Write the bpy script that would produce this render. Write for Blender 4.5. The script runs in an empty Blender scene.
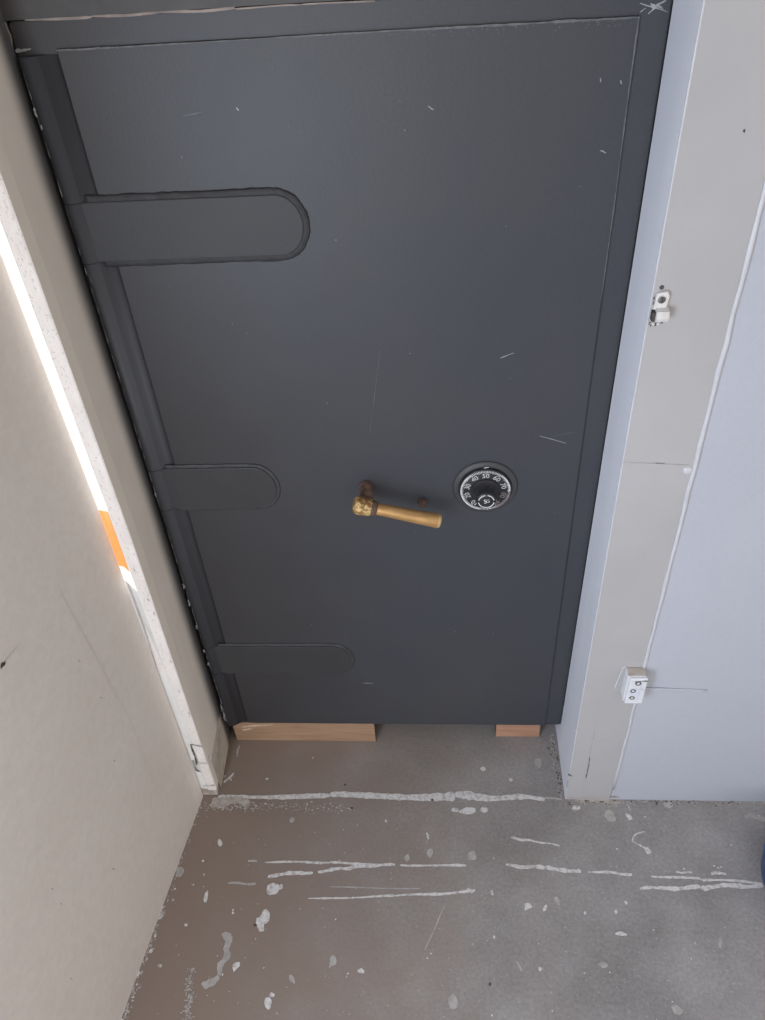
import bpy, bmesh, math, random
from mathutils import Vector, Matrix
random.seed(7)
PI = math.pi
sc = bpy.context.scene
COL = sc.collection

# ------------------------------------------------------------------ camera
CAM = Vector((0.51247, -1.06469, 1.62672))
FPX, PIT, YAW, ROL = 775.0, 0.697365, -0.096378, -0.073891
F = Vector((math.sin(YAW)*math.cos(PIT), math.cos(YAW)*math.cos(PIT), -math.sin(PIT)))
R0 = Vector((math.cos(YAW), -math.sin(YAW), 0)); U0 = R0.cross(F)
R = math.cos(ROL)*R0 + math.sin(ROL)*U0
U = -math.sin(ROL)*R0 + math.cos(ROL)*U0
cd = bpy.data.cameras.new('camera'); cam = bpy.data.objects.new('camera', cd); COL.objects.link(cam)
cd.sensor_fit = 'VERTICAL'; cd.sensor_height = 24.0; cd.lens = 24.0*FPX/1020.0; cd.clip_start = 0.02
m3 = Matrix((R, U, -F)).transposed()
cam.matrix_world = Matrix.Translation(CAM) @ m3.to_4x4()
sc.camera = cam

def ray(px, py): return F + R*((px-382.5)/FPX) - U*((py-510)/FPX)
def onY(px, py, y=0.0): d = ray(px, py); return CAM + d*((y-CAM.y)/d.y)
def onZ(px, py, z=0.0): d = ray(px, py); return CAM + d*((z-CAM.z)/d.z)

D = 0.140          # depth of the doorway
W = 0.7855          # door width
ZB, ZT = 0.0715, 1.503

# ------------------------------------------------------------------ materials
def mat(name, base, rough=0.6, metal=0.0, var=None, vscale=6.0, vdetail=6.0, specks=None, bump=0.0, bscale=60.0,
        spec=0.5, stretch=(1, 1, 1), lo=0.35, hi=0.65, grain=0.0, gscale=160.0):
    """base colour mixed with var through noise; specks = [(colour, scale, threshold)] paint flecks"""
    m = bpy.data.materials.new(name); m.use_nodes = True
    nt = m.node_tree; N = nt.nodes; L = nt.links
    b = N['Principled BSDF']
    b.inputs['Roughness'].default_value = rough; b.inputs['Metallic'].default_value = metal
    b.inputs['Specular IOR Level'].default_value = spec
    tc = N.new('ShaderNodeTexCoord'); mp = N.new('ShaderNodeMapping'); mp.inputs['Scale'].default_value = stretch
    L.new(tc.outputs['Object'], mp.inputs['Vector'])
    cur = N.new('ShaderNodeRGB'); cur.outputs[0].default_value = (*base, 1); cur = cur.outputs[0]
    def mix(fac, a, col):
        x = N.new('ShaderNodeMix'); x.data_type = 'RGBA'
        L.new(fac, x.inputs[0]); L.new(a, x.inputs[6])
        if isinstance(col, tuple): x.inputs[7].default_value = (*col, 1)
        else: L.new(col, x.inputs[7])
        return x.outputs[2]
    def noise(scale, detail, rgh=0.6):
        n = N.new('ShaderNodeTexNoise'); n.inputs['Scale'].default_value = scale
        n.inputs['Detail'].default_value = detail; n.inputs['Roughness'].default_value = rgh
        L.new(mp.outputs[0], n.inputs['Vector']); return n.outputs['Fac']
    def ramp(fac, a, b_):
        r = N.new('ShaderNodeMapRange'); r.inputs[1].default_value = a; r.inputs[2].default_value = b_
        L.new(fac, r.inputs[0]); return r.outputs[0]
    if var: cur = mix(ramp(noise(vscale, vdetail), lo, hi), cur, var)
    if grain:
        g_ = N.new('ShaderNodeMix'); g_.data_type = 'RGBA'; g_.blend_type = 'MULTIPLY'; g_.inputs[0].default_value = 1.0
        r_ = N.new('ShaderNodeMapRange'); r_.inputs[1].default_value = 0.3; r_.inputs[2].default_value = 0.7
        r_.inputs[3].default_value = 1-grain; r_.inputs[4].default_value = 1+grain
        L.new(noise(gscale, 4.0, 0.75), r_.inputs[0])
        L.new(cur, g_.inputs[6]); L.new(r_.outputs[0], g_.inputs[7]); cur = g_.outputs[2]
    for (c, s, t) in (specks or []):
        cur = mix(ramp(noise(s, 3.0, 0.7), t, t+0.03), cur, c)
    L.new(cur, b.inputs['Base Color'])
    if bump:
        bp = N.new('ShaderNodeBump'); bp.inputs['Strength'].default_value = bump; bp.inputs['Distance'].default_value = 0.002
        L.new(noise(bscale, 5.0), bp.inputs['Height']); L.new(bp.outputs[0], b.inputs['Normal'])
    m['_cur'] = 0
    return m

def grad_mat(m, axis, a, b_, col, power=1.0, wob=0.0):
    """mixes col over the material's colour from position a (0) to b_ (1) along one object axis"""
    nt = m.node_tree; N = nt.nodes; L = nt.links; bs = N['Principled BSDF']
    src = bs.inputs['Base Color'].links[0].from_socket
    tc = N.new('ShaderNodeTexCoord'); sp = N.new('ShaderNodeSeparateXYZ'); L.new(tc.outputs['Object'], sp.inputs[0])
    val = sp.outputs[axis]
    if wob:
        n = N.new('ShaderNodeTexNoise'); n.inputs['Scale'].default_value = 9; n.inputs['Detail'].default_value = 4
        L.new(tc.outputs['Object'], n.inputs['Vector'])
        q = N.new('ShaderNodeMath'); q.operation = 'MULTIPLY_ADD'; L.new(n.outputs['Fac'], q.inputs[0])
        q.inputs[1].default_value = wob; L.new(val, q.inputs[2]); val = q.outputs[0]
    r = N.new('ShaderNodeMapRange'); r.interpolation_type = 'SMOOTHSTEP'
    r.inputs[1].default_value = a; r.inputs[2].default_value = b_; L.new(val, r.inputs[0])
    p = N.new('ShaderNodeMath'); p.operation = 'POWER'; p.inputs[1].default_value = power; L.new(r.outputs[0], p.inputs[0])
    x = N.new('ShaderNodeMix'); x.data_type = 'RGBA'; L.new(p.outputs[0], x.inputs[0]); L.new(src, x.inputs[6])
    x.inputs[7].default_value = (*col, 1); L.new(x.outputs[2], bs.inputs['Base Color'])

M = {}
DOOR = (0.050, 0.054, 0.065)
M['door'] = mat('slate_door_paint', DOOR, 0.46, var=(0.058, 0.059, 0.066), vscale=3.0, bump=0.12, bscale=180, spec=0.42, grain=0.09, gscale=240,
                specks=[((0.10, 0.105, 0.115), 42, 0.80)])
grad_mat(M['door'], 0, 0.60, 0.08, (0.041, 0.039, 0.041), 1.0, 0.25)  # paints shade into the door colour: darker and browner towards the hinge side
M['strap'] = mat('strap_paint', (0.046, 0.045, 0.047), 0.52, var=(0.041, 0.041, 0.044), vscale=8, bump=0.15, bscale=160, spec=0.4, grain=0.09, gscale=240)
M['weld'] = mat('weld_paint', (0.030, 0.030, 0.033), 0.6, var=(0.05, 0.05, 0.054), vscale=50, bump=0.7, bscale=120, spec=0.35)
M['weld2'] = mat('soft_weld_paint', (0.040, 0.040, 0.044), 0.55, var=(0.060, 0.060, 0.064), vscale=70, bump=0.6, bscale=140, spec=0.4)
M['pipe'] = mat('hinge_paint', (0.050, 0.054, 0.064), 0.48, var=(0.056, 0.059, 0.068), vscale=8, bump=0.1, bscale=150, spec=0.45)
M['pipegroove'] = mat('hinge_recess_shade', (0.035, 0.036, 0.042), 0.6, var=(0.040, 0.041, 0.047), vscale=12)  # darker copy of the hinge paint, paints shade into the recess beside the pipe
M['frame'] = mat('frame_paint', (0.050, 0.049, 0.052), 0.55, var=(0.075, 0.07, 0.068), vscale=12, bump=0.2, bscale=90)
M['groove'] = mat('dark_groove_paint', (0.022, 0.023, 0.027), 0.7, var=(0.03, 0.03, 0.034), vscale=30)  # dark line colour for the strap joints and the plate edge
M['chip'] = mat('bare_primer_chip', (0.42, 0.42, 0.42), 0.6, var=(0.24, 0.24, 0.25), vscale=80)
M['edgechip'] = mat('worn_edge_line', (0.17, 0.175, 0.18), 0.6, var=(0.08, 0.085, 0.095), vscale=60)
M['rawedge'] = mat('raw_pink_edge', (0.36, 0.29, 0.25), 0.6, var=(0.20, 0.17, 0.16), vscale=40)
M['rust'] = mat('rusted_steel', (0.21, 0.125, 0.09), 0.75, metal=0.2, var=(0.07, 0.045, 0.036), vscale=90, bump=0.5, bscale=200)
M['brass'] = mat('worn_brass', (0.58, 0.35, 0.14), 0.42, metal=0.45, var=(0.42, 0.24, 0.095), vscale=28, bump=0.15, bscale=120, stretch=(1, 3, 3))
M['brasschip'] = mat('flaking_brass', (0.66, 0.48, 0.20), 0.45, metal=0.3, var=(0.25, 0.13, 0.05), vscale=120, bump=0.8, bscale=220, lo=0.42, hi=0.54)
M['brassend'] = mat('pale_brass_end', (0.72, 0.50, 0.25), 0.5, metal=0.3, var=(0.6, 0.4, 0.18), vscale=60)
M['black'] = mat('black_dial_enamel', (0.018, 0.018, 0.021), 0.36, var=(0.03, 0.03, 0.033), vscale=40, bump=0.1, bscale=200)
M['ring'] = mat('dark_dial_ring', (0.046, 0.048, 0.054), 0.5, var=(0.058, 0.055, 0.057), vscale=40, bump=0.2, bscale=160)
M['white'] = mat('dial_white', (0.74, 0.75, 0.76), 0.5, var=(0.50, 0.50, 0.50), vscale=140)
M['wornwhite'] = mat('worn_dial_marking', (0.34, 0.29, 0.29), 0.5, var=(0.15, 0.13, 0.13), vscale=160)
M['wall_left'] = mat('warm_grey_wall_paint', (0.73, 0.665, 0.61), 0.72, var=(0.77, 0.71, 0.655), vscale=2.2, bump=0.12, bscale=240, spec=0.25, grain=0.05, gscale=60,
                     specks=[((0.58, 0.53, 0.48), 26, 0.80)])
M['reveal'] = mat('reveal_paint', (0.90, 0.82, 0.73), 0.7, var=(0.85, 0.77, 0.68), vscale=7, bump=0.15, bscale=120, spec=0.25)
grad_mat(M['reveal'], 1, -0.056, -0.004, (0.11, 0.108, 0.11), 1.2, 0.010)  # painted corner shade deepening towards the door, together with dark overspray
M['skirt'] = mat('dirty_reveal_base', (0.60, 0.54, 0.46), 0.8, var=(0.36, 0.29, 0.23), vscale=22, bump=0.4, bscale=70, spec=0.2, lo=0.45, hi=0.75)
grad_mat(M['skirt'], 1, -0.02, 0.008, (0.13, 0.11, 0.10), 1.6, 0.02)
M['wallscuff'] = mat('faint_wall_scuff', (0.675, 0.61, 0.555), 0.75, var=(0.73, 0.665, 0.61), vscale=40)
M['trimwhite'] = mat('speckled_white_trim', (0.90, 0.85, 0.81), 0.55, var=(0.82, 0.76, 0.72), vscale=30, bump=0.3, bscale=120, spec=0.35,
                     specks=[((0.66, 0.60, 0.55), 300, 0.60), ((0.34, 0.28, 0.24), 120, 0.74)], stretch=(1, 1, 0.55))
M['trimedge'] = mat('clean_white_trim', (0.86, 0.85, 0.83), 0.5, var=(0.80, 0.79, 0.76), vscale=20)
M['barewood'] = mat('bare_orange_wood', (0.80, 0.34, 0.10), 0.6, var=(0.66, 0.26, 0.07), vscale=22, stretch=(2, 2, 0.4))
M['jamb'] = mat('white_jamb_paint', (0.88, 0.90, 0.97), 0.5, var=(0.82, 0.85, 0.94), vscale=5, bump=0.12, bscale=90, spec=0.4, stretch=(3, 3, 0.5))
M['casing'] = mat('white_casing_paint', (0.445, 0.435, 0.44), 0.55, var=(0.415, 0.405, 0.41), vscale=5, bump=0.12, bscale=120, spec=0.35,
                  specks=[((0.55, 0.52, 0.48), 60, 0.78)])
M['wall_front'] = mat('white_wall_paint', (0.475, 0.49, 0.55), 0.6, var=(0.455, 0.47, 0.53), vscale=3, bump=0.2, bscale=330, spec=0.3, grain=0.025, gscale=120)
M['bead'] = mat('white_caulk_bead', (0.60, 0.605, 0.64), 0.4, var=(0.54, 0.545, 0.58), vscale=30, bump=0.2, bscale=60)
M['fitting'] = mat('painted_fitting', (0.72, 0.71, 0.70), 0.45, var=(0.62, 0.60, 0.57), vscale=90, bump=0.4, bscale=150,
                   specks=[((0.18, 0.16, 0.15), 150, 0.70)])
M['box'] = mat('painted_box', (0.76, 0.77, 0.80), 0.5, var=(0.70, 0.71, 0.74), vscale=40, bump=0.25, bscale=150)
M['boxtop'] = mat('dirty_box_top', (0.42, 0.36, 0.30), 0.8, var=(0.60, 0.55, 0.50), vscale=70)
M['bluepaint'] = mat('bluish_cover', (0.60, 0.65, 0.76), 0.5, var=(0.70, 0.73, 0.80), vscale=120)
M['dark'] = mat('dark_crack', (0.05, 0.045, 0.042), 0.9, var=(0.10, 0.09, 0.08), vscale=60)
M['greyline'] = mat('hairline_crack', (0.34, 0.32, 0.31), 0.8, var=(0.5, 0.48, 0.47), vscale=50)
M['screw'] = mat('dull_screw_steel', (0.20, 0.19, 0.18), 0.5, metal=0.6, var=(0.10, 0.09, 0.085), vscale=200)
M['floor'] = mat('worn_concrete_floor', (0.245, 0.225, 0.215), 0.8, var=(0.345, 0.322, 0.310), vscale=5, vdetail=15, bump=0.35, bscale=70, spec=0.25, grain=0.20, gscale=150,
                 specks=[((0.58, 0.54, 0.50), 62, 0.765), ((0.48, 0.44, 0.40), 23, 0.775), ((0.12, 0.10, 0.09), 90, 0.74), ((0.44, 0.41, 0.39), 140, 0.66)])
grad_mat(M['floor'], 0, 1.15, 0.25, (0.252, 0.190, 0.153), 1.0, 0.5)  # warm-to-cool fall of light put into the colour: browner to the left
M['paint'] = mat('dried_white_paint', (0.68, 0.65, 0.63), 0.65, var=(0.41, 0.365, 0.335), vscale=110, vdetail=8, bump=0.4, bscale=120, lo=0.46, hi=0.66)
M['faint'] = mat('faint_paint_smear', (0.46, 0.43, 0.405), 0.7, var=(0.345, 0.31, 0.285), vscale=55, lo=0.4, hi=0.62)
M['edgedust'] = mat('dusty_residue', (0.52, 0.46, 0.40), 0.85, var=(0.33, 0.28, 0.245), vscale=60, bump=0.5, bscale=80)
M['wood'] = mat('pine_offcut', (0.42, 0.27, 0.17), 0.7, var=(0.30, 0.18, 0.11), vscale=16, bump=0.25, bscale=80, stretch=(0.6, 4, 5), lo=0.35, hi=0.7)
M['wood2'] = mat('reddish_pine_offcut', (0.50, 0.29, 0.19), 0.7, var=(0.40, 0.22, 0.14), vscale=16, bump=0.25, bscale=80, stretch=(0.6, 4, 5))
M['woodend'] = mat('dark_end_grain', (0.20, 0.125, 0.08), 0.85, var=(0.12, 0.075, 0.05), vscale=50)
M['flake'] = mat('split_wood_flake', (0.66, 0.52, 0.39), 0.7, var=(0.52, 0.38, 0.27), vscale=60)
M['blue'] = mat('blue_plastic', (0.03, 0.085, 0.23), 0.35, var=(0.025, 0.07, 0.19), vscale=10)
M['void'] = mat('vault_dark_backing', (0.03, 0.03, 0.03), 0.9, var=(0.04, 0.04, 0.04))
M['ceiling'] = mat('ceiling_paint', (0.72, 0.71, 0.69), 0.8, var=(0.68, 0.67, 0.65))

# ------------------------------------------------------------------ mesh helpers
class MB:
    def __init__(s): s.bm = bmesh.new(); s.mats = []
    def mi(s, k):
        if k not in s.mats: s.mats.append(k)
        return s.mats.index(k)
    def face(s, pts, k, smooth=False):
        vs = [s.bm.verts.new(p) for p in pts]
        f = s.bm.faces.new(vs); f.material_index = s.mi(k); f.smooth = smooth; return f
    def box(s, a, b, k, bev=0.0, seg=2, faces=None):
        n0 = set(s.bm.faces)
        r = bmesh.ops.create_cube(s.bm, size=1.0)
        for v in r['verts']:
            v.co = Vector([(a[i]+b[i])/2 + v.co[i]*(b[i]-a[i]) for i in range(3)])
        if bev:
            es = list({e for v in r['verts'] for e in v.link_edges})
            bmesh.ops.bevel(s.bm, geom=es, offset=bev, segments=seg, affect='EDGES', profile=0.5)
        new = [f for f in s.bm.faces if f not in n0]
        i = s.mi(k)
        for f in new: f.material_index = i
        return new
    def prism(s, pts, ext, k, bev=0.0, capk=None, smooth=False):
        """polygon pts (3D) extruded by vector ext"""
        ext = Vector(ext); n = len(pts); i = s.mi(k)
        a = [s.bm.verts.new(Vector(p)) for p in pts]; b = [s.bm.verts.new(Vector(p)+ext) for p in pts]
        fs = [s.bm.faces.new(a), s.bm.faces.new(list(reversed(b)))]
        side = []
        for j in range(n):
            side.append(s.bm.faces.new([a[j], b[j], b[(j+1) % n], a[(j+1) % n]]))
        for f in fs+side: f.material_index = i
        if smooth:
            for f in side: f.smooth = True
        bmesh.ops.recalc_face_normals(s.bm, faces=fs+side)
        if bev:
            es = list(fs[1].edges)
            bmesh.ops.bevel(s.bm, geom=es, offset=bev, segments=2, affect='EDGES', profile=0.5)
        return fs, side
    def rev(s, o, axis, prof, k, n=32, ks=None, wob=0.0):
        """surface of revolution about axis from origin o; prof = [(distance along axis, radius)]"""
        axis = Vector(axis).normalized()
        t = Vector((0, 0, 1)) if abs(axis.z) < 0.9 else Vector((1, 0, 0))
        u = axis.cross(t).normalized(); v = axis.cross(u)
        rings = []
        for (h, r) in prof:
            ring = []
            for j in range(n):
                a = 2*PI*j/n; rr = r*(1+random.uniform(-wob, wob))
                ring.append(s.bm.verts.new(Vector(o)+axis*h+(u*math.cos(a)+v*math.sin(a))*rr))
            rings.append(ring)
        fs = []
        for q in range(len(rings)-1):
            kk = s.mi(ks[q] if ks else k)
            for j in range(n):
                f = s.bm.faces.new([rings[q][j], rings[q][(j+1) % n], rings[q+1][(j+1) % n], rings[q+1][j]])
                f.material_index = kk; f.smooth = True; fs.append(f)
        for ring, kk in ((rings[0], ks[0] if ks else k), (rings[-1], ks[-1] if ks else k)):
            f = s.bm.faces.new(ring); f.material_index = s.mi(kk); fs.append(f)
        bmesh.ops.recalc_face_normals(s.bm, faces=fs)
        return fs
    def tube(s, path, rad, k, n=8, wob=0.0):
        rings = []
        for j, p in enumerate(path):
            p = Vector(p); t = (Vector(path[min(j+1, len(path)-1)])-Vector(path[max(j-1, 0)])).normalized()
            w = Vector((0, -1, 0)) if abs(t.y) < 0.9 else Vector((0, 0, 1))
            u = t.cross(w).normalized(); v = t.cross(u)
            r = rad*(1+random.uniform(-wob, wob))
            rings.append([s.bm.verts.new(p+(u*math.cos(2*PI*q/n)+v*math.sin(2*PI*q/n))*r) for q in range(n)])
        fs = []
        for a, b in zip(rings, rings[1:]):
            for q in range(n):
                fs.append(s.bm.faces.new([a[q], a[(q+1) % n], b[(q+1) % n], b[q]]))
        fs.append(s.bm.faces.new(rings[0])); fs.append(s.bm.faces.new(rings[-1]))
        for f in fs: f.material_index = s.mi(k); f.smooth = True
        bmesh.ops.recalc_face_normals(s.bm, faces=fs)
    def blob(s, c, rx, ry, ang, k, e1, e2, lift, n=14, jit=0.28):
        """irregular flat splash at c spanned by unit vectors e1, e2, lifted along lift"""
        pts = []; m = n if n < 9 else n*2
        lift = lift*(1+random.random()*.6)
        hs = [(random.uniform(0, 2*PI), random.uniform(.3, 1)/h**.7, h) for h in (2, 3, 4, 5, 7)]
        for j in range(m):
            a = 2*PI*j/m
            q = 1+(random.uniform(-jit, jit) if n < 9 else jit*.75*sum(w_*math.sin(h*a+p_) for p_, w_, h in hs))
            x, y = rx*q*math.cos(a), ry*q*math.sin(a)
            pts.append(Vector(c)+e1*(x*math.cos(ang)-y*math.sin(ang))+e2*(x*math.sin(ang)+y*math.cos(ang))+lift)
        s.flat(pts, k, lift)
    def flat(s, pts, k, nrm):
        f = s.face(pts, k); f.normal_update()
        if f.normal.dot(nrm) < 0: f.normal_flip()
    def stroke(s, a, b, w0, w1, k, nrm, n=16, jit=0.35, lift=0.0004):
        """ragged brush line from a to b in the plane with normal nrm"""
        a = Vector(a); b = Vector(b); nrm = Vector(nrm); d = (b-a); t = d.normalized(); q = nrm.cross(t)
        up, dn = [], []; lift += random.random()*.00025
        n = max(n, int(d.length/.006)) if d.length < .5 else n
        ph = [random.uniform(0, 6.28) for _ in range(4)]; fq = [random.uniform(2, 5), random.uniform(6, 11), random.uniform(13, 24), random.uniform(1, 3)]
        for j in range(n+1):
            f = j/n; w = (w0+(w1-w0)*f)*0.5*(1+jit*.8*(math.sin(fq[0]*f*3+ph[0])+.6*math.sin(fq[1]*f*3+ph[1])+.5*math.sin(fq[2]*f*3+ph[2]))/1.6)
            e = 0.6 if j in (0, n) else 1.0
            p = a+d*f+nrm*lift
            c_ = q*(w0+w1)*.12*math.sin(fq[3]*f*3+ph[3])
            up.append(p+c_+q*w*e*(1+random.uniform(-jit, jit)*.5)); dn.append(p+c_-q*w*e*(1+random.uniform(-jit, jit)*.5))
        for j in range(n):
            s.flat([up[j], up[j+1], dn[j+1], dn[j]], k, nrm)
    def build(s, name, parent=None):
        me = bpy.data.meshes.new(name); s.bm.to_mesh(me); s.bm.free()
        for k in s.mats: me.materials.append(M[k])
        o = bpy.data.objects.new(name, me); COL.objects.link(o)
        if parent: o.parent = parent
        if parent:
            w = Vector((0, 0, 0)); p = parent
            while p: w += p.location; p = p.parent
            me.transform(Matrix.Translation(-w))
        return o

def recentre(o, p):
    p = Vector(p); o.data.transform(Matrix.Translation(-p)); o.location = p
def thing(name, loc, label, cat, group=None):
    o = bpy.data.objects.new(name, None); o.empty_display_size = 0.05; COL.objects.link(o); o.location = loc
    o['label'] = label; o['category'] = cat
    if group: o['group'] = group
    return o
def tag(o, label, cat, group=None):
    o['label'] = label; o['category'] = cat
    if group: o['group'] = group
def struct(o, label=None):
    o['kind'] = 'structure'
    if label: o['label'] = label
    return o
NY = Vector((0, -1, 0)); NZ = Vector((0, 0, 1)); EX = Vector((1, 0, 0)); EY = Vector((0, 1, 0)); EZ = Vector((0, 0, 1))

# ------------------------------------------------------------------ floor
fl = MB()
fl.box((-1.2, -3.2, -0.06), (2.6, 0.35, 0.0), 'floor')
def FP(px, py): return onZ(px, py, 0.0)
def fstroke(x0, y0, x1, y1, w0, w1, k='paint', n=16, jit=0.35):   # widths in millimetres
    fl.stroke(FP(x0, y0), FP(x1, y1), w0/1000, w1/1000, k, NZ, n, jit)
def fblob(x, y, rx, ry, ang=0, k='paint', n=14, jit=0.28):
    fl.blob(FP(x, y), rx/1000, ry/1000, ang, k, EX, EY, NZ*0.0005, n, jit)
# residue along the threshold
fstroke(218, 796.5, 330, 796, 9, 12, 'paint', 40, 0.3); fstroke(330, 796, 455, 796, 12, 19, 'paint', 40, 0.25)
fstroke(455, 796, 545, 799, 19, 9, 'paint', 30, 0.3); fstroke(540, 798, 562, 799, 5, 4, 'faint', 10)
fstroke(212, 801, 250, 803, 26, 18, 'edgedust', 20, 0.4)
for i in range(230):
    x = 205+random.random()**1.3*150; y = 806+random.gauss(0, 2.6)+(x-205)*0.012
    fblob(x, y, random.uniform(.6, 2.6), random.uniform(.5, 1.7), 0, random.choice(('paint', 'faint', 'edgedust')), 7, 0.5)
# long dragged lines
fstroke(265, 862, 330, 862.5, 4, 5); fstroke(330, 862.5, 395, 865, 5, 5); fstroke(400, 865, 466, 866, 4, 5)
fstroke(248, 861, 257, 861.5, 4, 3); fstroke(268, 876, 313, 872, 7, 8); fstroke(318, 871.5, 352, 868, 6, 7); fstroke(350, 868, 392, 864, 8, 3)
fstroke(228, 883, 256, 884, 4, 5, 'faint'); fstroke(308, 899, 395, 896, 3, 4); fstroke(395, 896, 470, 892, 4, 6)
fstroke(466, 890, 475, 891, 7, 7); fstroke(330, 887, 420, 889, 2, 2, 'faint')
fstroke(506, 865.5, 545, 868, 6, 9); fstroke(545, 868, 581, 871, 9, 7); fstroke(588, 871.5, 632, 874.5, 4, 7)
fstroke(651, 876, 700, 879, 4, 6); fstroke(700, 879, 762, 883, 5, 5); fstroke(640, 889, 700, 887, 6, 9); fstroke(700, 887, 763, 885.5, 9, 9)
fstroke(511, 838, 535, 841.5, 6, 5); fstroke(535, 841.5, 560, 845.5, 4, 3); fstroke(676, 872.5, 692, 872.5, 4, 3); fstroke(711, 873.5, 726, 873.5, 8, 5)
for (x, y) in ((684, 869), (718, 868), (714, 866), (721, 867), (731, 845), (617, 849), (645, 817)): fblob(x, y, 2.2, 1.6)
# curl of paint near the right wall
pp = [(645, 832), (638, 833), (633, 837), (632, 841), (637, 844), (643, 847), (647, 850)]
for a, b in zip(pp, pp[1:]): fstroke(*a, *b, 3, 3, 'paint', 4)
fblob(648, 851, 6, 7); fblob(629, 817, 5, 9, 0.4); fblob(610, 816, 11, 14, 0, 'faint'); fblob(576, 808, 9, 6, 0.2); fblob(668, 805, 9, 8, 0, 'faint')
fstroke(626, 803, 631, 811, 3, 4, 'faint', 6); fstroke(745, 816, 765, 818, 10, 13, 'faint'); fstroke(575, 801, 622, 802, 7, 9, 'edgedust', 14, 0.5)
# round splashes
fblob(468, 811, 17, 9, 0.05); fblob(455, 810, 8, 5); fblob(484, 810, 8, 7); fblob(472, 856, 9, 10, 0, 'faint'); fblob(473, 857, 6, 7)
fblob(273, 889, 14, 12, 0.2, 'paint', 18, 0.18); fblob(281, 887, 4, 5); fblob(265, 917, 10, 14, 0.3, 'paint', 18, 0.22); fblob(261, 926, 7, 12, 0.5); fblob(258, 921, 4, 7)
fblob(236, 966, 8, 8, 0.9, 'paint', 7, 0.4); fblob(206, 897, 4, 12, 0.1); fblob(220, 843, 5, 8, 0.6); fblob(180, 872, 9, 10, 0, 'faint'); fblob(292, 820, 6, 6, 0, 'faint')
fblob(361, 971, 7, 4); fblob(268, 1003, 7, 10, 0.2); fblob(272, 995, 5, 4); fblob(292, 979, 4, 9, 0.6, 'faint'); fblob(233, 913, 2.5, 2.5); fblob(233, 910, 2, 2)
fblob(175, 889, 2.5, 2); fblob(160, 916, 6, 7); fblob(157, 911, 3, 3); fblob(186, 925, 3, 3); fblob(151, 951, 4, 4); fblob(160, 966, 4, 3); fblob(173, 900, 2.5, 2.5); fblob(203, 861, 2.5, 2.5)
fblob(386, 821, 2.5, 4); fblob(428, 837, 2.5, 6, 0.2); fblob(427, 834, 2, 3); fblob(407, 858, 5, 8, 0, 'faint'); fblob(430, 853, 7, 9, 0, 'faint')
fblob(527, 907, 8, 7, 0, 'paint', 6, 0.5); fblob(545, 908, 3, 8, -0.5); fblob(557, 901, 5, 8, 0.5, 'faint'); fblob(585, 913, 2.5, 3); fblob(621, 934, 10, 4, -0.1); fblob(616, 912, 3, 4)
fblob(626, 903, 3, 4); fblob(540, 969, 3.5, 3.5); fblob(494, 937, 2.5, 3); fblob(519, 966, 3, 9, 0.4, 'faint'); fblob(603, 965, 9, 5, 0, 'faint'); fblob(453, 1002, 9, 12, 0, 'faint', 16, 0.15)
fblob(677, 1010, 9, 8, 0, 'faint'); fblob(720, 943, 4, 9, -0.3, 'faint'); fblob(333, 961, 7, 9, 0, 'faint'); fblob(492, 893, 3, 5)
fblob(483, 769, 6, 6, 0, 'paint', 14, .15); fblob(511, 780, 4, 4); fblob(538, 763, 9, 11, 0, 'faint'); fblob(523, 726, 3, 3); fblob(267, 779, 3, 2.5); fblob(313, 758, 2.5, 2)
fstroke(237, 757, 239, 745, 5, 4, 'faint', 6); fstroke(224, 783, 234, 773, 5, 5, 'paint', 6); fblob(231, 780, 2, 2); fstroke(216, 786, 225, 775, 10, 7, 'faint', 8, .5)
# smears on the lower left
fstroke(226, 932, 228, 950, 16, 15, 'faint', 10, 0.25); fstroke(228, 950, 218, 975, 15, 9, 'faint', 10, 0.25); fstroke(218, 975, 204, 988, 10, 18, 'faint', 10, 0.25)
for i in range(120):
    y = 968+random.random()*52; fblob(191+random.gauss(0, 2.6)-(y-968)*0.06, y, random.uniform(.6, 2.4), random.uniform(.6, 2.2), 0, 'faint', 6, .5)
fstroke(445, 905, 425, 950, 2, 2, 'faint', 10)
# dust along the left wall foot
for i in range(260):
    f = random.random(); p = FP(200-80*f, 795+225*f)
    fl.blob(p+EX*(abs(random.gauss(0, 0.007))+0.001), random.uniform(.0006, .0026), random.uniform(.0006, .003), 0, random.choice(('faint', 'faint', 'edgedust', 'paint')), EX, EY, NZ*0.0005, 6, .5)
for i in range(330):
    x = random.uniform(130, 765); y = random.uniform(800, 1020); r = random.choice((.6, .8, .8, 1.0, 1.5))
    p = FP(x, y)
    if p.x > -0.03 and p.y < -0.15: fl.blob(p, r/1000, r/1000*random.uniform(.7, 1.4), 0, random.choice(('paint', 'faint', 'faint')), EX, EY, NZ*0.0005, 6, .4)
for (x, y) in ((345, 785), (255, 925), (490, 984), (432, 800), (352, 808)): fblob(x, y, 3, 3, 0, 'dark', 8)
for i in range(90):   # dirt where the jamb meets the floor
    f = random.random(); p = FP(553+12*f, 735+64*f); fl.blob(p+EX*(-abs(random.gauss(0, .006))), .002, .0025, 0, random.choice(('dark', 'edgedust', 'faint')), EX, EY, NZ*0.0005, 6, .5)
for i in range(150):
    x = random.uniform(566, 765); p = FP(x, 800.5); fl.blob(p-EY*abs(random.gauss(0, .005)), random.uniform(.001, .004), .0018, 0, random.choice(('dark', 'edgedust', 'faint')), EX, EY, NZ*0.0005, 6, .5)
struct(fl.build('floor'), 'worn brown-grey concrete floor with white paint drips')

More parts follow.
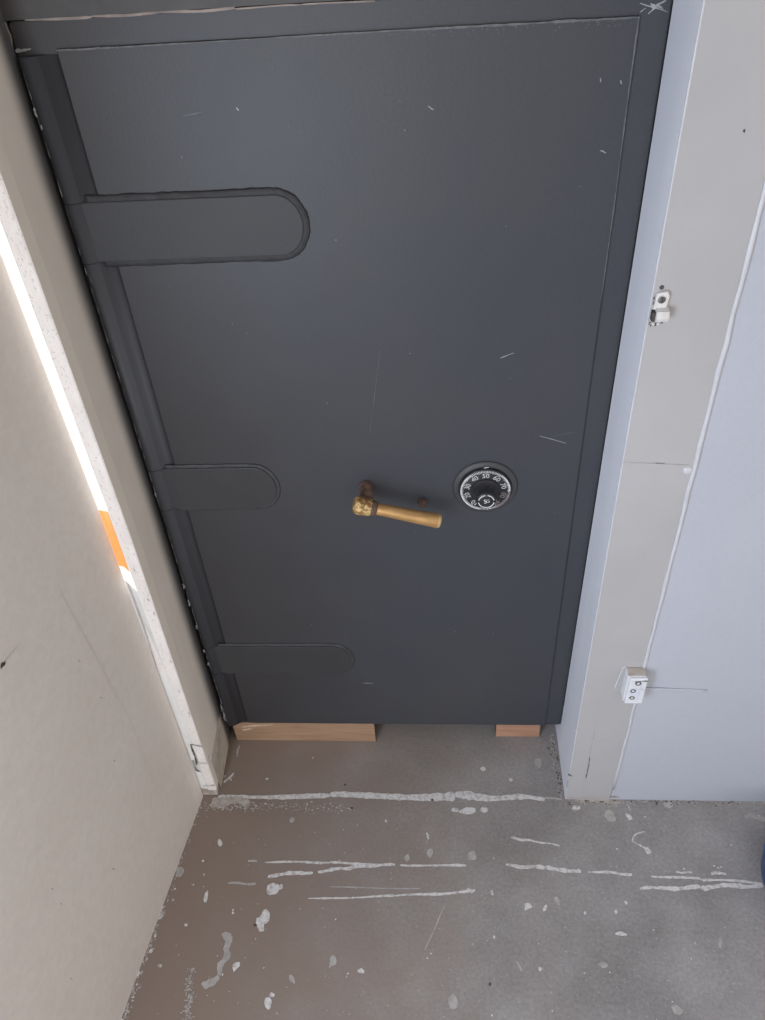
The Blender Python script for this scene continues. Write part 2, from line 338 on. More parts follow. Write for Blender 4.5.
# ------------------------------------------------------------------ front wall, casing, jamb
HW = 2.6
XC = 0.882
w = MB()
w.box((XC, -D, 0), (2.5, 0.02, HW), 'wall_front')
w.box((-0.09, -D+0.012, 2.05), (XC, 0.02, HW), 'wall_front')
def WP(px, py, y=-D): return onY(px, py, y)
struct(w.build('wall_front'), 'white painted wall to the right of the dark door')

c = MB()
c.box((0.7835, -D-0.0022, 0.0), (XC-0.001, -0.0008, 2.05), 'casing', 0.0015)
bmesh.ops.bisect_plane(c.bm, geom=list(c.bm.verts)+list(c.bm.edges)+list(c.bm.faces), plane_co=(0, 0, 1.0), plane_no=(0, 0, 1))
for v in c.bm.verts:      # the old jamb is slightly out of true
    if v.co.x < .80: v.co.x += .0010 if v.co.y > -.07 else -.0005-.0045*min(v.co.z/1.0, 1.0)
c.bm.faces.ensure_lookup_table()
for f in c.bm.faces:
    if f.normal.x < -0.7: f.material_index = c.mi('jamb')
CY = -D-0.0022
def cstroke(x0, y0, x1, y1, w_, k, n=6, jit=.4): c.stroke(onY(x0, y0, CY), onY(x1, y1, CY), w_/1000, w_/1000, k, NY, n, jit)
c.box((0.7850, -0.0008, 0), (XC-.001, 0.06, 0.0665), 'jamb')
# white bead of paint down the corner, cracks and dents in the casing board
c.tube([(0.7832-.0045*min(z/1.0, 1.0), CY+0.001, z) for z in [i*0.05 for i in range(1, 41)]], 0.0013, 'bead', 8, 0.25)
cstroke(598, 716, 593, 740, 1.4, 'greyline'); cstroke(592, 742, 590, 757, 1.6, 'greyline'); cstroke(590, 757, 588, 768, 1.6, 'dark'); cstroke(588, 768, 586, 778, 1.8, 'dark'); cstroke(586, 778, 582, 795, 1.2, 'greyline')
cstroke(609, 747, 625, 748, 1.2, 'greyline'); cstroke(597, 741, 603, 741, 1.8, 'greyline'); cstroke(568, 774, 572, 776, 4, 'dark', 4); cstroke(583, 776, 585, 778, 2.5, 'greyline', 3)
cstroke(566, 798, 620, 797.5, 2.5, 'edgedust', 20, .6); cstroke(622, 462, 690, 465, 0.7, 'greyline', 12); cstroke(676, 265, 680, 268, 3, 'greyline', 3)
cstroke(655, 463, 665, 463, 1, 'dark', 4); cstroke(660, 545, 661, 549, 1.5, 'greyline', 3); cstroke(575, 728, 579, 728, 1.5, 'greyline', 3)
cstroke(743, 130, 745, 132, 2.5, 'dark', 3); cstroke(600, 797.5, 618, 797, 2, 'edgedust', 10, .6)
struct(c.build('trim_2'), 'white door casing board and jamb right of the dark door')
b = MB()
path = [(XC+0.001+random.uniform(-.0008, .0008), -D-0.001, z*0.04+0.045) for z in range(0, 51)]
b.tube(path, 0.0034, 'bead', 10, 0.2)
p = onY(688, 471, -D-0.003); b.rev(p+Vector((0, .002, 0)), NY, [(0, .008), (.002, .007), (.004, .003)], 'bead', 12, wob=.15)
struct(b.build('trim_3'), 'white caulked bead covering the vertical wall joint')

# ------------------------------------------------------------------ left wall, corner trim, reveal
XL, YL = -0.0385, -0.1475          # where the left wall ends at the trim
def lean(z): return 0.0105*min(z/0.85, 1.0)          # the old wall and strip lean in a little towards the top
kx, ky = 0.118, 1.0                # direction of the wall towards the room: (-kx, -ky)
n_l = math.hypot(kx, ky); TL = Vector((-kx/n_l, -ky/n_l, 0)); NL = Vector((ky/n_l, -kx/n_l, 0))
def LW(s, z, lift=0.0): return Vector((XL+lean(z), YL, z))+TL*s+NL*lift
NW = NL.copy(); NW.z = -0.0105/0.85; NW.normalize()
def onL(px, py, lift=0.0):
    d = ray(px, py)
    for o, nn in ((LW(0, 0), NW), (LW(0, 2.0), NL)):
        p = CAM+d*((o-CAM).dot(nn)/d.dot(nn))
        if p.z < 0.85: return p+NL*lift
    return p+NL*lift
lw = MB()
zs = (0, .85, HW)
for q in range(2):
    za_, zb2 = zs[q], zs[q+1]
    lw.flat([LW(0, za_), LW(2.9, za_), LW(2.9, zb2), LW(0, zb2)], 'wall_left', NL)
    lw.flat([LW(0, za_, -.010), LW(2.9, za_, -.010), LW(2.9, zb2, -.010), LW(0, zb2, -.010)], 'wall_left', -NL)
    lw.flat([LW(0, za_), LW(0, zb2), LW(0, zb2, -.010), LW(0, za_, -.010)], 'wall_left', -TL)
def lstroke(x0, y0, x1, y1, w_, k, n=8, jit=.3): lw.stroke(onL(x0, y0), onL(x1, y1), w_/1000, w_/1000, k, NL, n, jit, .0006)
lstroke(0, 667, 5, 662, 6, 'dark', 4); lstroke(5, 662, 18, 645, 1.5, 'wallscuff', 5)
lstroke(60, 590, 130, 720, 2, 'wallscuff', 20); lstroke(130, 720, 162, 805, 2, 'wallscuff', 14); lstroke(186, 748, 199, 780, 2.5, 'wallscuff', 6)
for (x, y) in ((78, 660), (100, 697), (60, 903), (51, 888), (70, 978), (113, 760), (112, 868)): lstroke(x, y, x+2, y+1.5, 2, 'greyline', 3)
struct(lw.build('wall_left'), 'plain warm grey wall running along the left')

t = MB()
TF = -0.1485; SX = -0.0205
def TP(z): 
    dx = 0.0085*min(z/0.8, 1.0)
    return [(SX+dx, TF, z), (-0.0045+dx*1.25, TF, z), (-0.0025+dx*1.25, TF+0.002, z), (-0.0025+dx*1.25, -0.12, z), (-0.085, -0.09, z), (-0.085, TF+0.0475, z)]
def trimpiece(zs_, off=0.0):
    rings = [[Vector(p)+Vector((off, -off, 0)) for p in TP(z)] for z in zs_]
    for a, b_ in zip(rings, rings[1:]):
        for j in range(6):
            q = [a[j], a[(j+1) % 6], b_[(j+1) % 6], b_[j]]
            nn = (q[1]-q[0]).cross(EZ)
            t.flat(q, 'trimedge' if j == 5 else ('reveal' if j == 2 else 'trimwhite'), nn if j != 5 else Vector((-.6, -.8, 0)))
    t.flat(rings[0], 'trimwhite', -EZ); t.flat(rings[-1], 'trimwhite', EZ)
trimpiece((0.142, .8, HW)); trimpiece((0.030, 0.137), 0.001)
t.box((-0.05, TF+.003, 0), (-0.004, -.10, .030), 'edgedust', .003)
# old filler closing the joint low down
fz = [0.030, 0.10, 0.145, 0.30, 0.45, 0.56, 0.66]
for a, b_ in zip(fz, fz[1:]):
    g0, g1 = (0.0 if a < .5 else (a-.5)*.07), (0.0 if b_ < .5 else (b_-.5)*.07)
    if a == 0.10: continue
    t.flat([Vector((TP(a)[0][0]+.0008, TF+.001+g0*1.5, a)), Vector((XL+lean(a)-.003, TF+.0045+g0*1.5, a)), Vector((XL+lean(b_)-.003, TF+.0045+g1*1.5, b_)), Vector((TP(b_)[0][0]+.0008, TF+.001+g1*1.5, b_))], 'trimedge' if a < .4 else 'trimwhite', NY)
t.tube([(TP(z)[0][0], TF+0.0008, z) for z in [0.145+i*0.06 for i in range(0, 40)]], 0.0012, 'trimedge', 8, 0.35)
cn = Vector((-(0.0475), -0.0645, 0)).normalized(); ed = Vector((-0.0645-.0085, 0.0475, 0))
cn = Vector((-ed.y, ed.x, 0)).normalized()
if cn.y > 0: cn = -cn
def onC(px, py):     # on the chamfer plane
    d = ray(px, py); o = Vector((SX+.0085, TF, 0)); return CAM+d*((o-CAM).dot(cn)/d.dot(cn))
za, zb_ = onC(106, 512).z, onC(122, 566).z
def CP(f, z): return Vector((SX+.0085, TF, z))+ed*f+cn*0.0006
t.flat([CP(.03, za+.004), CP(.9, za-.02), CP(.9, zb_-.02), CP(.2, zb_+.002), CP(.03, zb_-.004)], 'barewood', cn)
def tstroke(x0, y0, x1, y1, w_, k, n=6, jit=.4): t.stroke(onY(x0, y0, TF-.0012), onY(x1, y1, TF-.0012), w_/1000, w_/1000, k, NY, n, jit)
tstroke(190, 744, 203, 747, 2.0, 'dark', 6, .6); tstroke(191, 744, 197, 765, 3.0, 'dark', 8, .5); tstroke(203, 786, 215, 785, 3, 'edgedust', 6, .6)
for (x, y) in ((133, 568), (147, 598), (153, 612), (170, 660), (178, 690), (188, 712)): tstroke(x, y, x+2, y+3, 2, 'greyline', 3, .5)
struct(t.build('trim_1'), 'chipped white corner strip between left wall and doorway')

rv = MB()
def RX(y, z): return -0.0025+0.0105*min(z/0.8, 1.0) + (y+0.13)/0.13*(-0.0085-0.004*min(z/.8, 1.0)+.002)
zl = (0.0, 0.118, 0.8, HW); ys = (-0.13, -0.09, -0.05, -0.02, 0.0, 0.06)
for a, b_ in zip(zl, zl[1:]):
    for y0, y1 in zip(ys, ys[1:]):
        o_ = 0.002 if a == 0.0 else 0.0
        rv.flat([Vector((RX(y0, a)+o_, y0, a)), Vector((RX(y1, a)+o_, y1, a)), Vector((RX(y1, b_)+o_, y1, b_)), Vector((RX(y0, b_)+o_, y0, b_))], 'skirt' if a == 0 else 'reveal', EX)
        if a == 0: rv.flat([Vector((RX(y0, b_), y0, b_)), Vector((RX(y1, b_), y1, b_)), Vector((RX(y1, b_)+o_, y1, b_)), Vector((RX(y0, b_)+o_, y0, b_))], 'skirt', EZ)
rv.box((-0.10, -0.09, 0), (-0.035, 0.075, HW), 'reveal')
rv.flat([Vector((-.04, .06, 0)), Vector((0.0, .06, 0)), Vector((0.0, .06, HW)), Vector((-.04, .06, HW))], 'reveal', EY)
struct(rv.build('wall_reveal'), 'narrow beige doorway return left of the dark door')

# unseen block added behind the left wall to stop sunlight low on the strip
ob = MB(); ob.box((-0.20, -0.30, 0), (-0.17, 0.10, 0.752), 'wall_front'); struct(ob.build('sun_blocker'))
cl = MB(); cl.box((-0.45, -3.1, HW), (2.55, 0.35, HW+0.05), 'ceiling'); struct(cl.build('ceiling'))
bkw = MB(); bkw.box((-0.10, 0.075, 0), (2.5, 0.10, HW), 'void'); struct(bkw.build('wall_back'))

# ------------------------------------------------------------------ dark steel frame round the door
fr = MB()
fr.box((-0.006, 0.002, ZT+0.0008), (0.790, 0.07, 2.06), 'frame', 0.0)
for i in range(14):
    x = random.gauss(0.755, .03); z = ZT+0.012+random.random()*.02
    fr.stroke((x, .002, z), (x+random.uniform(.01, .03), .002, z+random.uniform(.004, .02)), .0012, .0006, 'chip', NY, 4, .5)
struct(fr.build('trim_4'), 'dark painted steel frame around the door')

# ------------------------------------------------------------------ the door
door = thing('vault_door', (0.0, 0.0, ZB), 'dark slate steel vault door with brass lever and combination dial, propped on wooden blocks', 'door')
s = MB()
rr = 0.007
out = []
for (cx, cz, a0) in ((W-rr, ZB+rr, -90), (W-rr, ZT-rr, 0), (rr, ZT-rr, 90), (rr, ZB+rr, 180)):
    for j in range(5):
        a = math.radians(a0+90*j/4); out.append((cx+rr*math.cos(a), 0.0, cz+rr*math.sin(a)))
SY = 0.0035
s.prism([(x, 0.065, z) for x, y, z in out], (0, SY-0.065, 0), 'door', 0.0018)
def sstroke(px0, py0, px1, py1, w_, k='chip', n=6, y=SY, jit=.5, w2=None):
    s.stroke(onY(px0, py0, y), onY(px1, py1, y), w_/1000, (w_ if w2 is None else w2)/1000, k, NY, n, jit)
# raw line along the top edge of the door and wear along its left edge
for a, b_ in ((25, 92), (92, 160), (160, 235), (235, 300), (300, 375)):
    sstroke(a, 20.3-(a-25)*0.0565, b_, 20.3-(b_-25)*0.0565, 3.0 if a < 200 else 1.7, 'rawedge', 10, SY, .08)
sstroke(6, 22, 13, 46, 2.2, 'rawedge', 6); sstroke(16, 52, 31, 48, 5, 'chip', 5, SY, .5, 1.0)
sstroke(640, 3, 668, 12, 1.2, 'chip', 5); sstroke(648, 14, 662, 2, 1.5, 'chip', 5); sstroke(652, 8, 666, 0, 2, 'chip', 5); sstroke(640, 12, 646, 8, 1, 'chip', 3)
sstroke(651, 3, 655, 8, 2.5, 'chip', 4); sstroke(657, 5, 663, 9, 2, 'chip', 4)
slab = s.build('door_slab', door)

pl = MB()    # front sheet: straight left edge, top and right edges show as a worn line
PX0, PX1, PZ0, PZ1 = 0.052, 0.7495, ZB+0.002, 1.4715
pl.prism([(PX0, SY+.002, PZ0), (PX1, SY+.002, PZ0), (PX1, SY+.002, PZ1), (PX0, SY+.002, PZ1)], (0, -SY-.002, 0), 'door', 0.0012)
def pstroke(px0, py0, px1, py1, w_, k='chip', n=5, jit=.5, w2=None):
    pl.stroke(onY(px0, py0), onY(px1, py1), w_/1000, (w_ if w2 is None else w2)/1000, k, NY, n, jit, 0.0003)
pl.stroke((PX0, 0, PZ1-.001), (PX1, 0, PZ1-.001), .0016, .0016, 'edgechip', NY, 90, .7)
pl.stroke((PX1-.001, 0, PZ1), (PX1-.001, 0, 1.12), .0018, .0009, 'edgechip', NY, 60, .5)
pl.stroke((PX1-.001, 0, 1.12), (PX1-.001, 0, PZ0), .0009, .0008, 'groove', NY, 60, .5)
for a, b_ in ((0.10, 0.13), (0.34, 0.44), (0.60, 0.745)):
    pl.stroke((a, 0, PZ1-.001), (b_, 0, PZ1-.001), .0016, .0016, 'edgechip', NY, 24, .8)
for i in range(60):
    x = random.uniform(.45, .745); pl.blob((x, 0, PZ1-abs(random.gauss(0, .004))-.002), .0009, .0007, 0, 'edgechip', EX, EZ, NY*.0004, 6, .5)
for q in ((266, 54, 273, 68, 1.0), (183, 116, 202, 112, .8), (236, 108, 239, 110, 1.6), (428, 106, 434, 110, 1.2), (600, 150, 606, 153, 1.2), (500, 358, 514, 353, 1.4),
          (540, 436, 566, 443, 1.2), (363, 683, 373, 683, 1.6), (366, 681, 374, 684, 1.0), (553, 436, 575, 432, .8), (600, 78, 601, 82, 1.4), (621, 80, 621, 84, 1.5), (370, 432, 380, 350, .5)):
    pstroke(*q[:4], q[4], 'edgechip' if q[4] < 1.1 else 'chip')
for i in range(70):
    x, z = random.uniform(.06, .74), random.uniform(.1, 1.45); pl.blob((x, 0, z), random.uniform(.0004, .001), random.uniform(.0004, .001), 0, random.choice(('edgechip', 'edgechip', 'chip')), EX, EZ, NY*.0004, 6, .4)
pl.build('front_plate', door)

# hinge pipe down the left edge
hp = MB()
prof = [(0.0005, .006), (.001, .001), (.003, -.0045), (.006, -.0082), (.010, -.0102), (.0145, -.0105), (.019, -.0094), (.0235, -.0070), (.028, -.0040), (.033, -.0010), (.037, .0014), (.040, .0024), (.0515, .0028), (.0515, .006)]
hp.prism([(x, y, ZB+.003) for x, y in prof], (0, 0, 1.466-ZB-.003), 'pipe', 0, smooth=True)
for f in hp.bm.faces:
    if len(f.verts) == 4 and abs(f.normal.y) > .98 and f.calc_center_median().x > .036: pass
    if len(f.verts) == 4 and f.calc_center_median().x > .029 and f.normal.y < -.3: f.material_index = hp.mi('pipegroove')
def hstroke(z0, z1, w_, k='chip', x=.0022, y=-.0026):
    nn = Vector((-.8, -.6, 0)); p = Vector((x, y, 0))+nn*.0004
    hp.stroke(p+EZ*z0, p+EZ*z1, w_/1000, w_/1000, k, nn, max(4, int((z1-z0)/.01)), .5, .0003)
for z in [i*.01 for i in range(9, 145)]:
    if random.random() < .72: hp.tube([(.0062+random.uniform(-.0003, .0003), -.0084, z), (.0062, -.0084, z+.0055), (.0062+random.uniform(-.0003, .0003), -.0084, z+.0102)], random.choice((.0004, .0005, .0007)), random.choice(('edgechip', 'chip')), 6)
for (z, l, ww, xx) in ((1.40, .012, 4, .006), (1.385, .006, 5, .008), (.775, .012, 4, .006), (.54, .014, 4, .004), (.49, .02, 4, .004), (.42, .012, 4, .004), (.345, .010, 5, .004), (.30, .012, 4, .004), (.13, .03, 5, .003), (.095, .035, 6, .003)):
    hp.stroke((xx, -.0095, z), (xx+.001, -.0095, z+l), ww/1000*.7, ww/1000*.5, 'chip', NY, 6, .6, .0003)
for zc, hh in ((1.248, .084), (.788, .090), (.312, .088)):     # joints where the straps wrap round the pipe
    for z in (zc-hh/2, zc+hh/2): hp.tube([(x, y-.0001, z) for x, y in prof[2:10]], .0008, 'groove', 6)
hp.build('hinge_pipe', door)

# three hinge straps: round-ended plates edged with a weld bead
def strap(xr, zc, hh, weld_top, wk='weld'):
    h = MB(); r = hh/2; x0 = 0.012
    out = [(x0, zc-r)]
    for j in range(19):
        a = math.radians(-90+180*j/18); out.append((xr-r*0.86+r*0.86*math.cos(a), zc+r*math.sin(a)))
    out.append((x0, zc+r))
    h.prism([(x, .003, z) for x, z in out], (0, -.0075, 0), 'strap', .0015)
    st = h.build('hinge_strap', door)
    wb = MB(); path = []
    seq = [(0.034+(out[1][0]-0.034)*j/16, zc-r) for j in range(16)]+out[1:-1]+[(out[-2][0]+(0.034-out[-2][0])*j/16, zc+r) for j in range(1, 17)]
    for (x, z) in seq:
        d = 0.002; q = Vector((x-(xr-r), 0, z-zc)); q = q.normalized()*d if x > xr-r else Vector((0, 0, math.copysign(d, z-zc)))
        path.append((x+q.x+random.uniform(-.0005, .0005), -.0005, z+q.z+random.uniform(-.0006, .0006)))
    # subdivide for a lumpy bead
    fine = []
    for a, b_ in zip(path, path[1:]):
        for j in range(3): fine.append(tuple(a[k]+(b_[k]-a[k])*j/3 for k in range(3)))
    wb.tube(fine+[path[-1]], weld_top, wk, 8, .10)
    for v in wb.bm.verts: v.co.y = v.co.y*.42-.0004
    wb.build('weld_bead', st)
strap(0.330, 1.248, 0.084, .0066)
strap(0.225, 0.788, 0.090, .0048, 'weld2')
strap(0.318, 0.312, 0.088, .0052, 'weld2')

# lever handle
HYm = -0.056
pa = onY(357.8, 505.0, HYm); pb = onY(440.5, 521.5, HYm); ax = (pb-pa).normalized(); LH = (pb-pa).length
piv = Vector((0.3845, 0, onY(367, 485.5).z))
hub = pa+ax*0.015
g = MB(); g.rev(hub+ax*.012, ax, [(0, .0098), (.006, .0104), (.02, .0106), (LH-.042, .0124), (LH-.0325, .0128), (LH-.0275, .0108), (LH-.0270, .0085)], 'brass', 28, ks=['brass', 'brass', 'brass', 'brass', 'brassend', 'brassend'])
grip = g.build('lever_handle', door); grip['label'] = 'worn brass lever pointing right and slightly down'
hb = MB(); hb.rev(pa-ax*.008, ax, [(0, .010), (.003, .0148), (.010, .0162), (.022, .0158), (.031, .0142), (.034, .0128), (.041, .0120), (.0415, .010)], 'brasschip', 28, ks=['brasschip', 'brasschip', 'brasschip', 'brasschip', 'rust', 'rust', 'rust'], wob=.03)
hb.build('lever_hub', grip)
sp = MB(); sp.rev(piv+EY*.002, (hub-piv), [(0, .0120), (.004, .0126), (.010, .0115), ((hub-piv).length, .0112)], 'rust', 24, wob=.02); sp.build('spindle', grip)
sn = MB(); q = onY(422, 501); sn.rev(q+EY*.002, NY, [(0, .008), (.006, .0075), (.013, .0065), (.015, .004)], 'rust', 16, wob=.06); sn.build('stop_pin', door)['label'] = 'small rusty stop pin behind the brass lever'

# combination dial
DC = Vector((0.5915, 0, 0.7805))
rg = MB(); rg.rev(DC+EY*.001, NY, [(0, .0563), (.0025, .0563), (.0050, .0545), (.0060, .0490), (.0068, .0470), (.0050, .0462)], 'ring', 72)
def txt(body, size, cx, cz, rot, y, k, mb):
    cu = bpy.data.curves.new('t', 'FONT'); cu.body = body; cu.size = size; cu.align_x = 'CENTER'; cu.align_y = 'CENTER'; cu.resolution_u = 3
    ob_ = bpy.data.objects.new('t', cu); COL.objects.link(ob_)
    dg = bpy.context.evaluated_depsgraph_get(); me = bpy.data.meshes.new_from_object(ob_.evaluated_get(dg))
    xs = [v.co.x for v in me.vertices]; ys = [v.co.y for v in me.vertices]; mx = (min(xs)+max(xs))/2; my = (min(ys)+max(ys))/2
    ca, sa = math.cos(rot), math.sin(rot)
    vs = [mb.bm.verts.new((cx+(v.co.x-mx)*ca-(v.co.y-my)*sa, y, cz+(v.co.x-mx)*sa+(v.co.y-my)*ca)) for v in me.vertices]
    for p_ in me.polygons:
        try:
            f = mb.bm.faces.new([vs[i] for i in p_.vertices]); f.material_index = mb.mi(k); f.normal_update()
            if f.normal.y > 0: f.normal_flip()
        except ValueError: pass
    bpy.data.objects.remove(ob_); bpy.data.meshes.remove(me); bpy.data.curves.remove(cu)
DY = -0.0105
dm = MB(); dm.rev(DC+EY*(-.003), NY, [(0, .0452), (.0045, .0452), (.0066, .0445), (.0075, .0432), (.0075, .010)], 'black', 72)
dial = dm.build('combination_dial', door); dial['label'] = 'black combination dial with white numerals and ticks'
ringo = rg.build('dial_ring', dial)
mk = MB()
def arc(mb, c, r0, r1, a0, a1, y, k, n=24):
    for j in range(n):
        a, b_ = a0+(a1-a0)*j/n, a0+(a1-a0)*(j+1)/n
        P_ = lambda r, t_: Vector((c.x+r*math.sin(t_), y, c.z+r*math.cos(t_)))
        mb.flat([P_(r0, a), P_(r0, b_), P_(r1, b_), P_(r1, a)], k, NY)
ya = DY-.0004
for i in range(100):
    a = 2*PI*i/100; L_ = .0062 if i % 10 == 0 else (.0052 if i % 5 == 0 else .0042); hwid = .0006
    th = a
    dx = Vector((math.sin(th), 0, math.cos(th))); tx = Vector((math.cos(th), 0, -math.sin(th))); o_ = Vector((DC.x, ya, DC.z))
    worn = 95 < math.degrees(th) < 150
    mk.flat([o_+dx*(.0428-L_)+tx*hwid, o_+dx*.0428+tx*hwid, o_+dx*.0428-tx*hwid, o_+dx*(.0428-L_)-tx*hwid], 'wornwhite' if worn else 'white', NY)
for a0, a1 in ((40, 92), (190, 325)): arc(mk, DC, .0408, .0430, math.radians(a0), math.radians(a1), ya-.0001, 'white', 40)
arc(mk, DC, .0415, .0430, math.radians(92), math.radians(160), ya-.0001, 'wornwhite', 30)
for n in range(0, 100, 10):
    th = math.radians((n-50)*3.6)
    txt(str(n), .0128, DC.x+.0322*math.sin(th), DC.z+.0322*math.cos(th), -th, ya, 'wornwhite' if n in (80, 90) else 'white', mk)
mk.build('dial_markings', dial)['label'] = 'white numerals and ticks round the dial'
# index mark on the ring
ix = MB(); ix.flat([DC+Vector(v) for v in ((-.0040, -.0078, .0462), (.0045, -.0078, .0474), (.0045, -.0078, .0486), (-.0040, -.0078, .0473))], 'white', NY)
ix.flat([DC+Vector(v) for v in ((-.001, -.0081, .0465), (.001, -.0081, .0465), (.001, -.0081, .049), (-.001, -.0081, .049))], 'white', NY)
ix.build('index_mark', dial)
kb = MB(); kb.rev(DC+EY*(DY+.001), NY, [(0, .0250), (.003, .0250), (.0042, .0238), (.006, .0212), (.022, .0178), (.0285, .0170), (.0305, .0150), (.0305, .004)], 'black', 48)
knob = kb.build('dial_knob', dial)
em = MB(); ky_ = DY+.001-.0305-.0005
for a0, a1 in ((-78, -8), (8, 78), (100, 260)): arc(em, DC, .0122, .0140, math.radians(a0), math.radians(a1), ky_, 'white', 20)
txt('S', .0125, DC.x-.0018, DC.z+.0002, 0.1, ky_, 'white', em); txt('G', .0095, DC.x+.0026, DC.z+.0010, 0.1, ky_-.0001, 'white', em)
em.build('knob_emblem', dial)

# ------------------------------------------------------------------ wooden blocks under the door
def block(name, x0, x1, z1, y0, y1, k, label, skew):
    o = MB(); zb = 0.0012
    pts = [(x0, y0, zb), (x1, y0, zb), (x1-skew, y1, zb), (x0-skew*.3, y1, zb)]
    fs, side = o.prism(pts, (0, 0, z1-zb), k, .0018)
    for f in o.bm.faces:
        if abs(f.normal.x) > .75: f.material_index = o.mi('woodend')
    if name == 'wooden_block' and x1-x0 > .2:
        for a in ((0.035, .058, .11, .066, 6), (0.05, .061, .095, .0665, 5), (0.032, .045, .06, .048, 7)):
            o.stroke((a[0], y0, a[1]), (a[2], y0, a[3]), a[4]/1000, a[4]*.5/1000, 'flake', NY, 7, .4)
    ob_ = o.build(name); recentre(ob_, ((x0+x1)/2, (y0+y1)/2, 0)); tag(ob_, label, 'wood block', 'wooden blocks propping up the door'); return ob_
block('wooden_block', 0.012, 0.352, ZB-.0008, 0.001, 0.060, 'wood', 'long pale pine offcut wedged under the left end of the dark door', .012)
b2 = block('wooden_block', 0.640, 0.7425, ZB-.0008, 0.018, 0.060, 'wood2', 'short reddish pine offcut wedged under the right end of the dark door', .004)

# ------------------------------------------------------------------ door catch on the casing
ct = thing('door_catch', (0.791, CY, 1.165), 'small white-painted metal catch with a screw on the door casing', 'catch')
o = MB(); o.prism([(0.7815, CY, 1.176), (0.7975, CY, 1.177), (0.7995, CY, 1.194), (0.796, CY, 1.200), (0.7835, CY, 1.198)], (0, -.005, 0), 'fitting', .0015)
o.rev((0.7885, CY, 1.2035), NY, [(0, .0030), (.001, .0026)], 'dark', 10)
o.build('catch_plate', ct)
o = MB(); o.rev((0.7895, CY-.004, 1.190), NY, [(0, .0052), (.003, .0046), (.0042, .0028)], 'screw', 18, ks=['fitting', 'screw', 'screw']); o.box((0.7890, CY-.0088, 1.1875), (0.7901, CY-.0078, 1.1926), 'dark'); o.build('screw', ct)
o = MB()
o.prism([(0.7845, CY, 1.160), (0.7845, CY-.012, 1.163), (0.7845, CY-.015, 1.168), (0.7845, CY-.013, 1.177), (0.7845, CY, 1.180)], (.0165, 0, 0), 'fitting', .002)
o.box((0.7805, CY-.010, 1.162), (0.7848, CY, 1.175), 'dark', .001)
o.build('catch_keeper', ct)
o = MB()
for i in range(16):
    a = 2*PI*i/16; o.blob((0.789+.0075*math.cos(a), CY, 1.1585+.0042*math.sin(a)), .0022, .0015, a, random.choice(('dark', 'greyline', 'fitting')), EX, EZ, NY*.0006, 7, .4)
for i in range(14): o.blob((0.7825+random.gauss(0, .001), CY, 1.152+random.random()*.045), .001, .0022, 0, random.choice(('dark', 'greyline')), EX, EZ, NY*.0006, 7, .4)
o.build('old_fixing_mark', ct)

# ------------------------------------------------------------------ surface box low on the casing
bx = thing('junction_box', (0.868, -D, 0.405), 'white painted surface wall box with three screws low on the door casing', 'wall box')
X0, X1, Z0, Z1, BD = 0.8500, 0.8835, 0.392, 0.466, 0.0265
o = MB(); fs = o.box((X0, CY-.021, Z0), (X1, CY, Z1), 'box', .002)
for f in o.bm.faces:
    if f.normal.z > .7: f.material_index = o.mi('boxtop')
# skirt of old paint on the left
o.prism([(X0-.013, CY, Z0+.014), (X0, CY, Z0+.004), (X0, CY, Z1+.003), (X0-.006, CY, Z1+.001)], (0, -.0018, 0), 'casing', .0008)
o.build('box_base', bx)
o = MB(); o.box((X0+.003, CY-BD, Z0-.001), (X1+.002, CY-.021, Z1-.001), 'box', .0022)
o.stroke((X0+.024, CY-BD, Z0+.008), (X0+.027, CY-BD, Z1-.014), .003, .004, 'bluepaint', NY, 8, .4, .0005); o.blob((X0+.014, CY-BD, (Z0+Z1)/2-.002), .010, .013, 0, 'bluepaint', EX, EZ, NY*.0004, 14, .25)
o.stroke((X0+.012, CY-BD, Z1-.008), (X0+.036, CY-BD, Z1-.006), .0016, .0022, 'dark', NY, 8, .5, .0006); o.stroke((X0+.021, CY-BD, (Z0+Z1)/2+.006), (X1, CY-BD, (Z0+Z1)/2+.006), .0009, .0009, 'greyline', NY, 6, .4, .0006)
cov = o.build('box_cover', bx)
for (dx, dz, r) in ((.019, .061, .0055), (.013, .039, .0050), (.014, .018, .0048)):
    o = MB(); c0 = Vector((X0+dx, CY-BD, Z0+dz)); o.rev(c0, NY, [(0, r), (.0012, r), (.0014, r*.62), (.0008, r*.55), (.0008, r*.2)], 'box', 18, ks=['screw', 'screw', 'dark', 'box']); o.build('screw', cov)
o = MB(); q0 = Vector((X1+.001, -D-.0008, 0.402)); q1 = onY(706, 690, -D)
o.tube([q0+(q1-q0)*f+EY*0 for f in [i/10 for i in range(11)]], .0026, 'wall_front', 8, .1)
o.stroke(q0+EZ*.003, q1+EZ*.0028, .0012, .0005, 'greyline', NY, 14, .5, .0016); o.stroke(q1+EZ*.003, q1+EX*.003-EZ*.003, .0012, .001, 'greyline', NY, 4, .4, .0016)
o.build('painted_cable', bx)

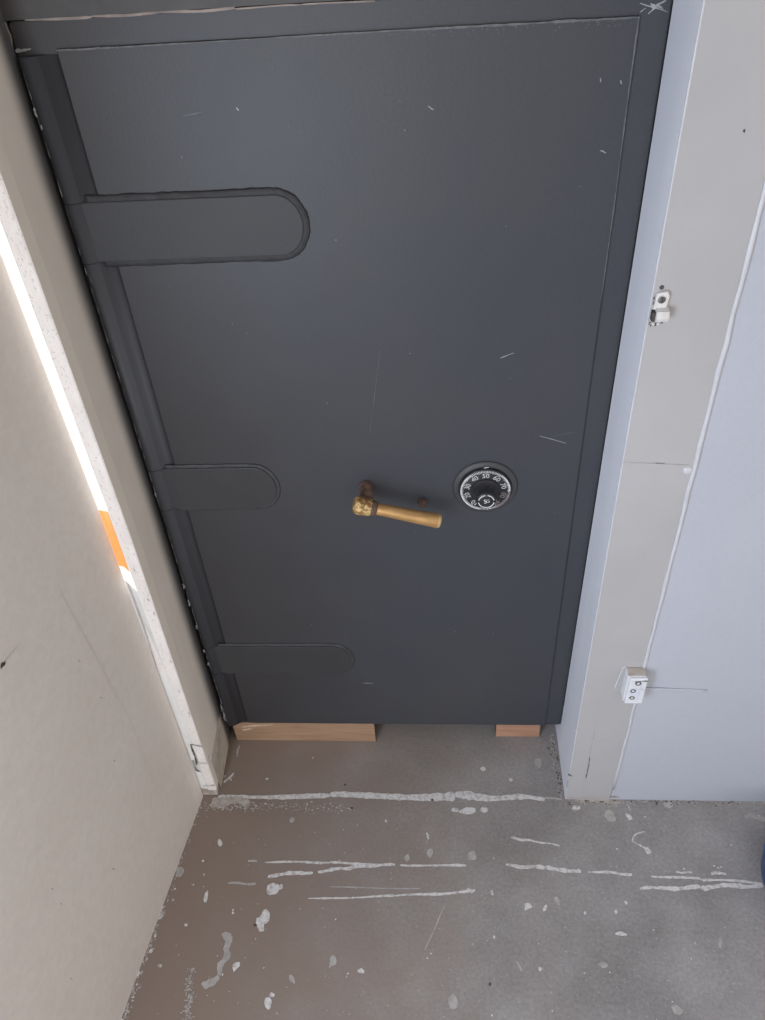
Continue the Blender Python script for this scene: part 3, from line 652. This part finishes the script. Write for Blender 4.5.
# ------------------------------------------------------------------ blue tub at the right edge of the view
tb = MB(); tb.rev((1.262, -0.318, 0.0), (0, 0, 1), [(0, .100), (.004, .107), (.030, .110), (.062, .112), (.064, .116), (.070, .116), (.071, .112), (.071, .100), (.012, .095)], 'blue', 48)
tb = tb.build('plastic_tub'); recentre(tb, (1.262, -0.318, 0)); tag(tb, 'dark blue round plastic tub on the floor at the right edge', 'tub')

# ------------------------------------------------------------------ light
wd = bpy.data.worlds.new('sky'); sc.world = wd; wd.use_nodes = True
N = wd.node_tree.nodes; L = wd.node_tree.links; bg = N['Background']
tc = N.new('ShaderNodeTexCoord'); sp_ = N.new('ShaderNodeSeparateXYZ'); L.new(tc.outputs['Generated'], sp_.inputs[0])
rp = N.new('ShaderNodeValToRGB'); mr = N.new('ShaderNodeMapRange'); mr.inputs[1].default_value = -0.3; mr.inputs[2].default_value = 0.8
L.new(sp_.outputs[2], mr.inputs[0]); L.new(mr.outputs[0], rp.inputs[0])
rp.color_ramp.elements[0].color = (0.55, 0.50, 0.45, 1); rp.color_ramp.elements[1].color = (0.78, 0.82, 0.92, 1)
e = rp.color_ramp.elements.new(0.4); e.color = (1.0, 0.945, 0.885, 1)
L.new(rp.outputs[0], bg.inputs[0]); bg.inputs[1].default_value = 1.22

def area(name, loc, target, size, sy, power, col):
    l = bpy.data.lights.new(name, 'AREA'); l.shape = 'RECTANGLE'; l.size = size; l.size_y = sy; l.energy = power; l.color = col
    o = bpy.data.objects.new(name, l); COL.objects.link(o); o.location = loc
    o.rotation_euler = (Vector(target)-Vector(loc)).to_track_quat('-Z', 'Y').to_euler(); return o
area('doorway_light', (-0.02, -2.6, 1.2), (0.70, 0.0, 0.8), 0.30, 0.45, 7.5, (1.0, 0.97, 0.94))
area('window_light', (-0.105, -1.14, 0.95), (0.9, -0.93, 0.85), 0.75, 1.0, 27, (0.69, 0.82, 1.0))
sl = bpy.data.lights.new('sun', 'SUN'); sl.energy = 6.5; sl.angle = 0.02; sl.color = (1.0, 0.97, 0.92)
so = bpy.data.objects.new('sun', sl); COL.objects.link(so); so.rotation_euler = Vector((0.85, -0.1, -0.42)).to_track_quat('-Z', 'Y').to_euler()

sc.view_settings.view_transform = 'Standard'
sc.view_settings.look = 'None'
sc.view_settings.exposure = 0.0
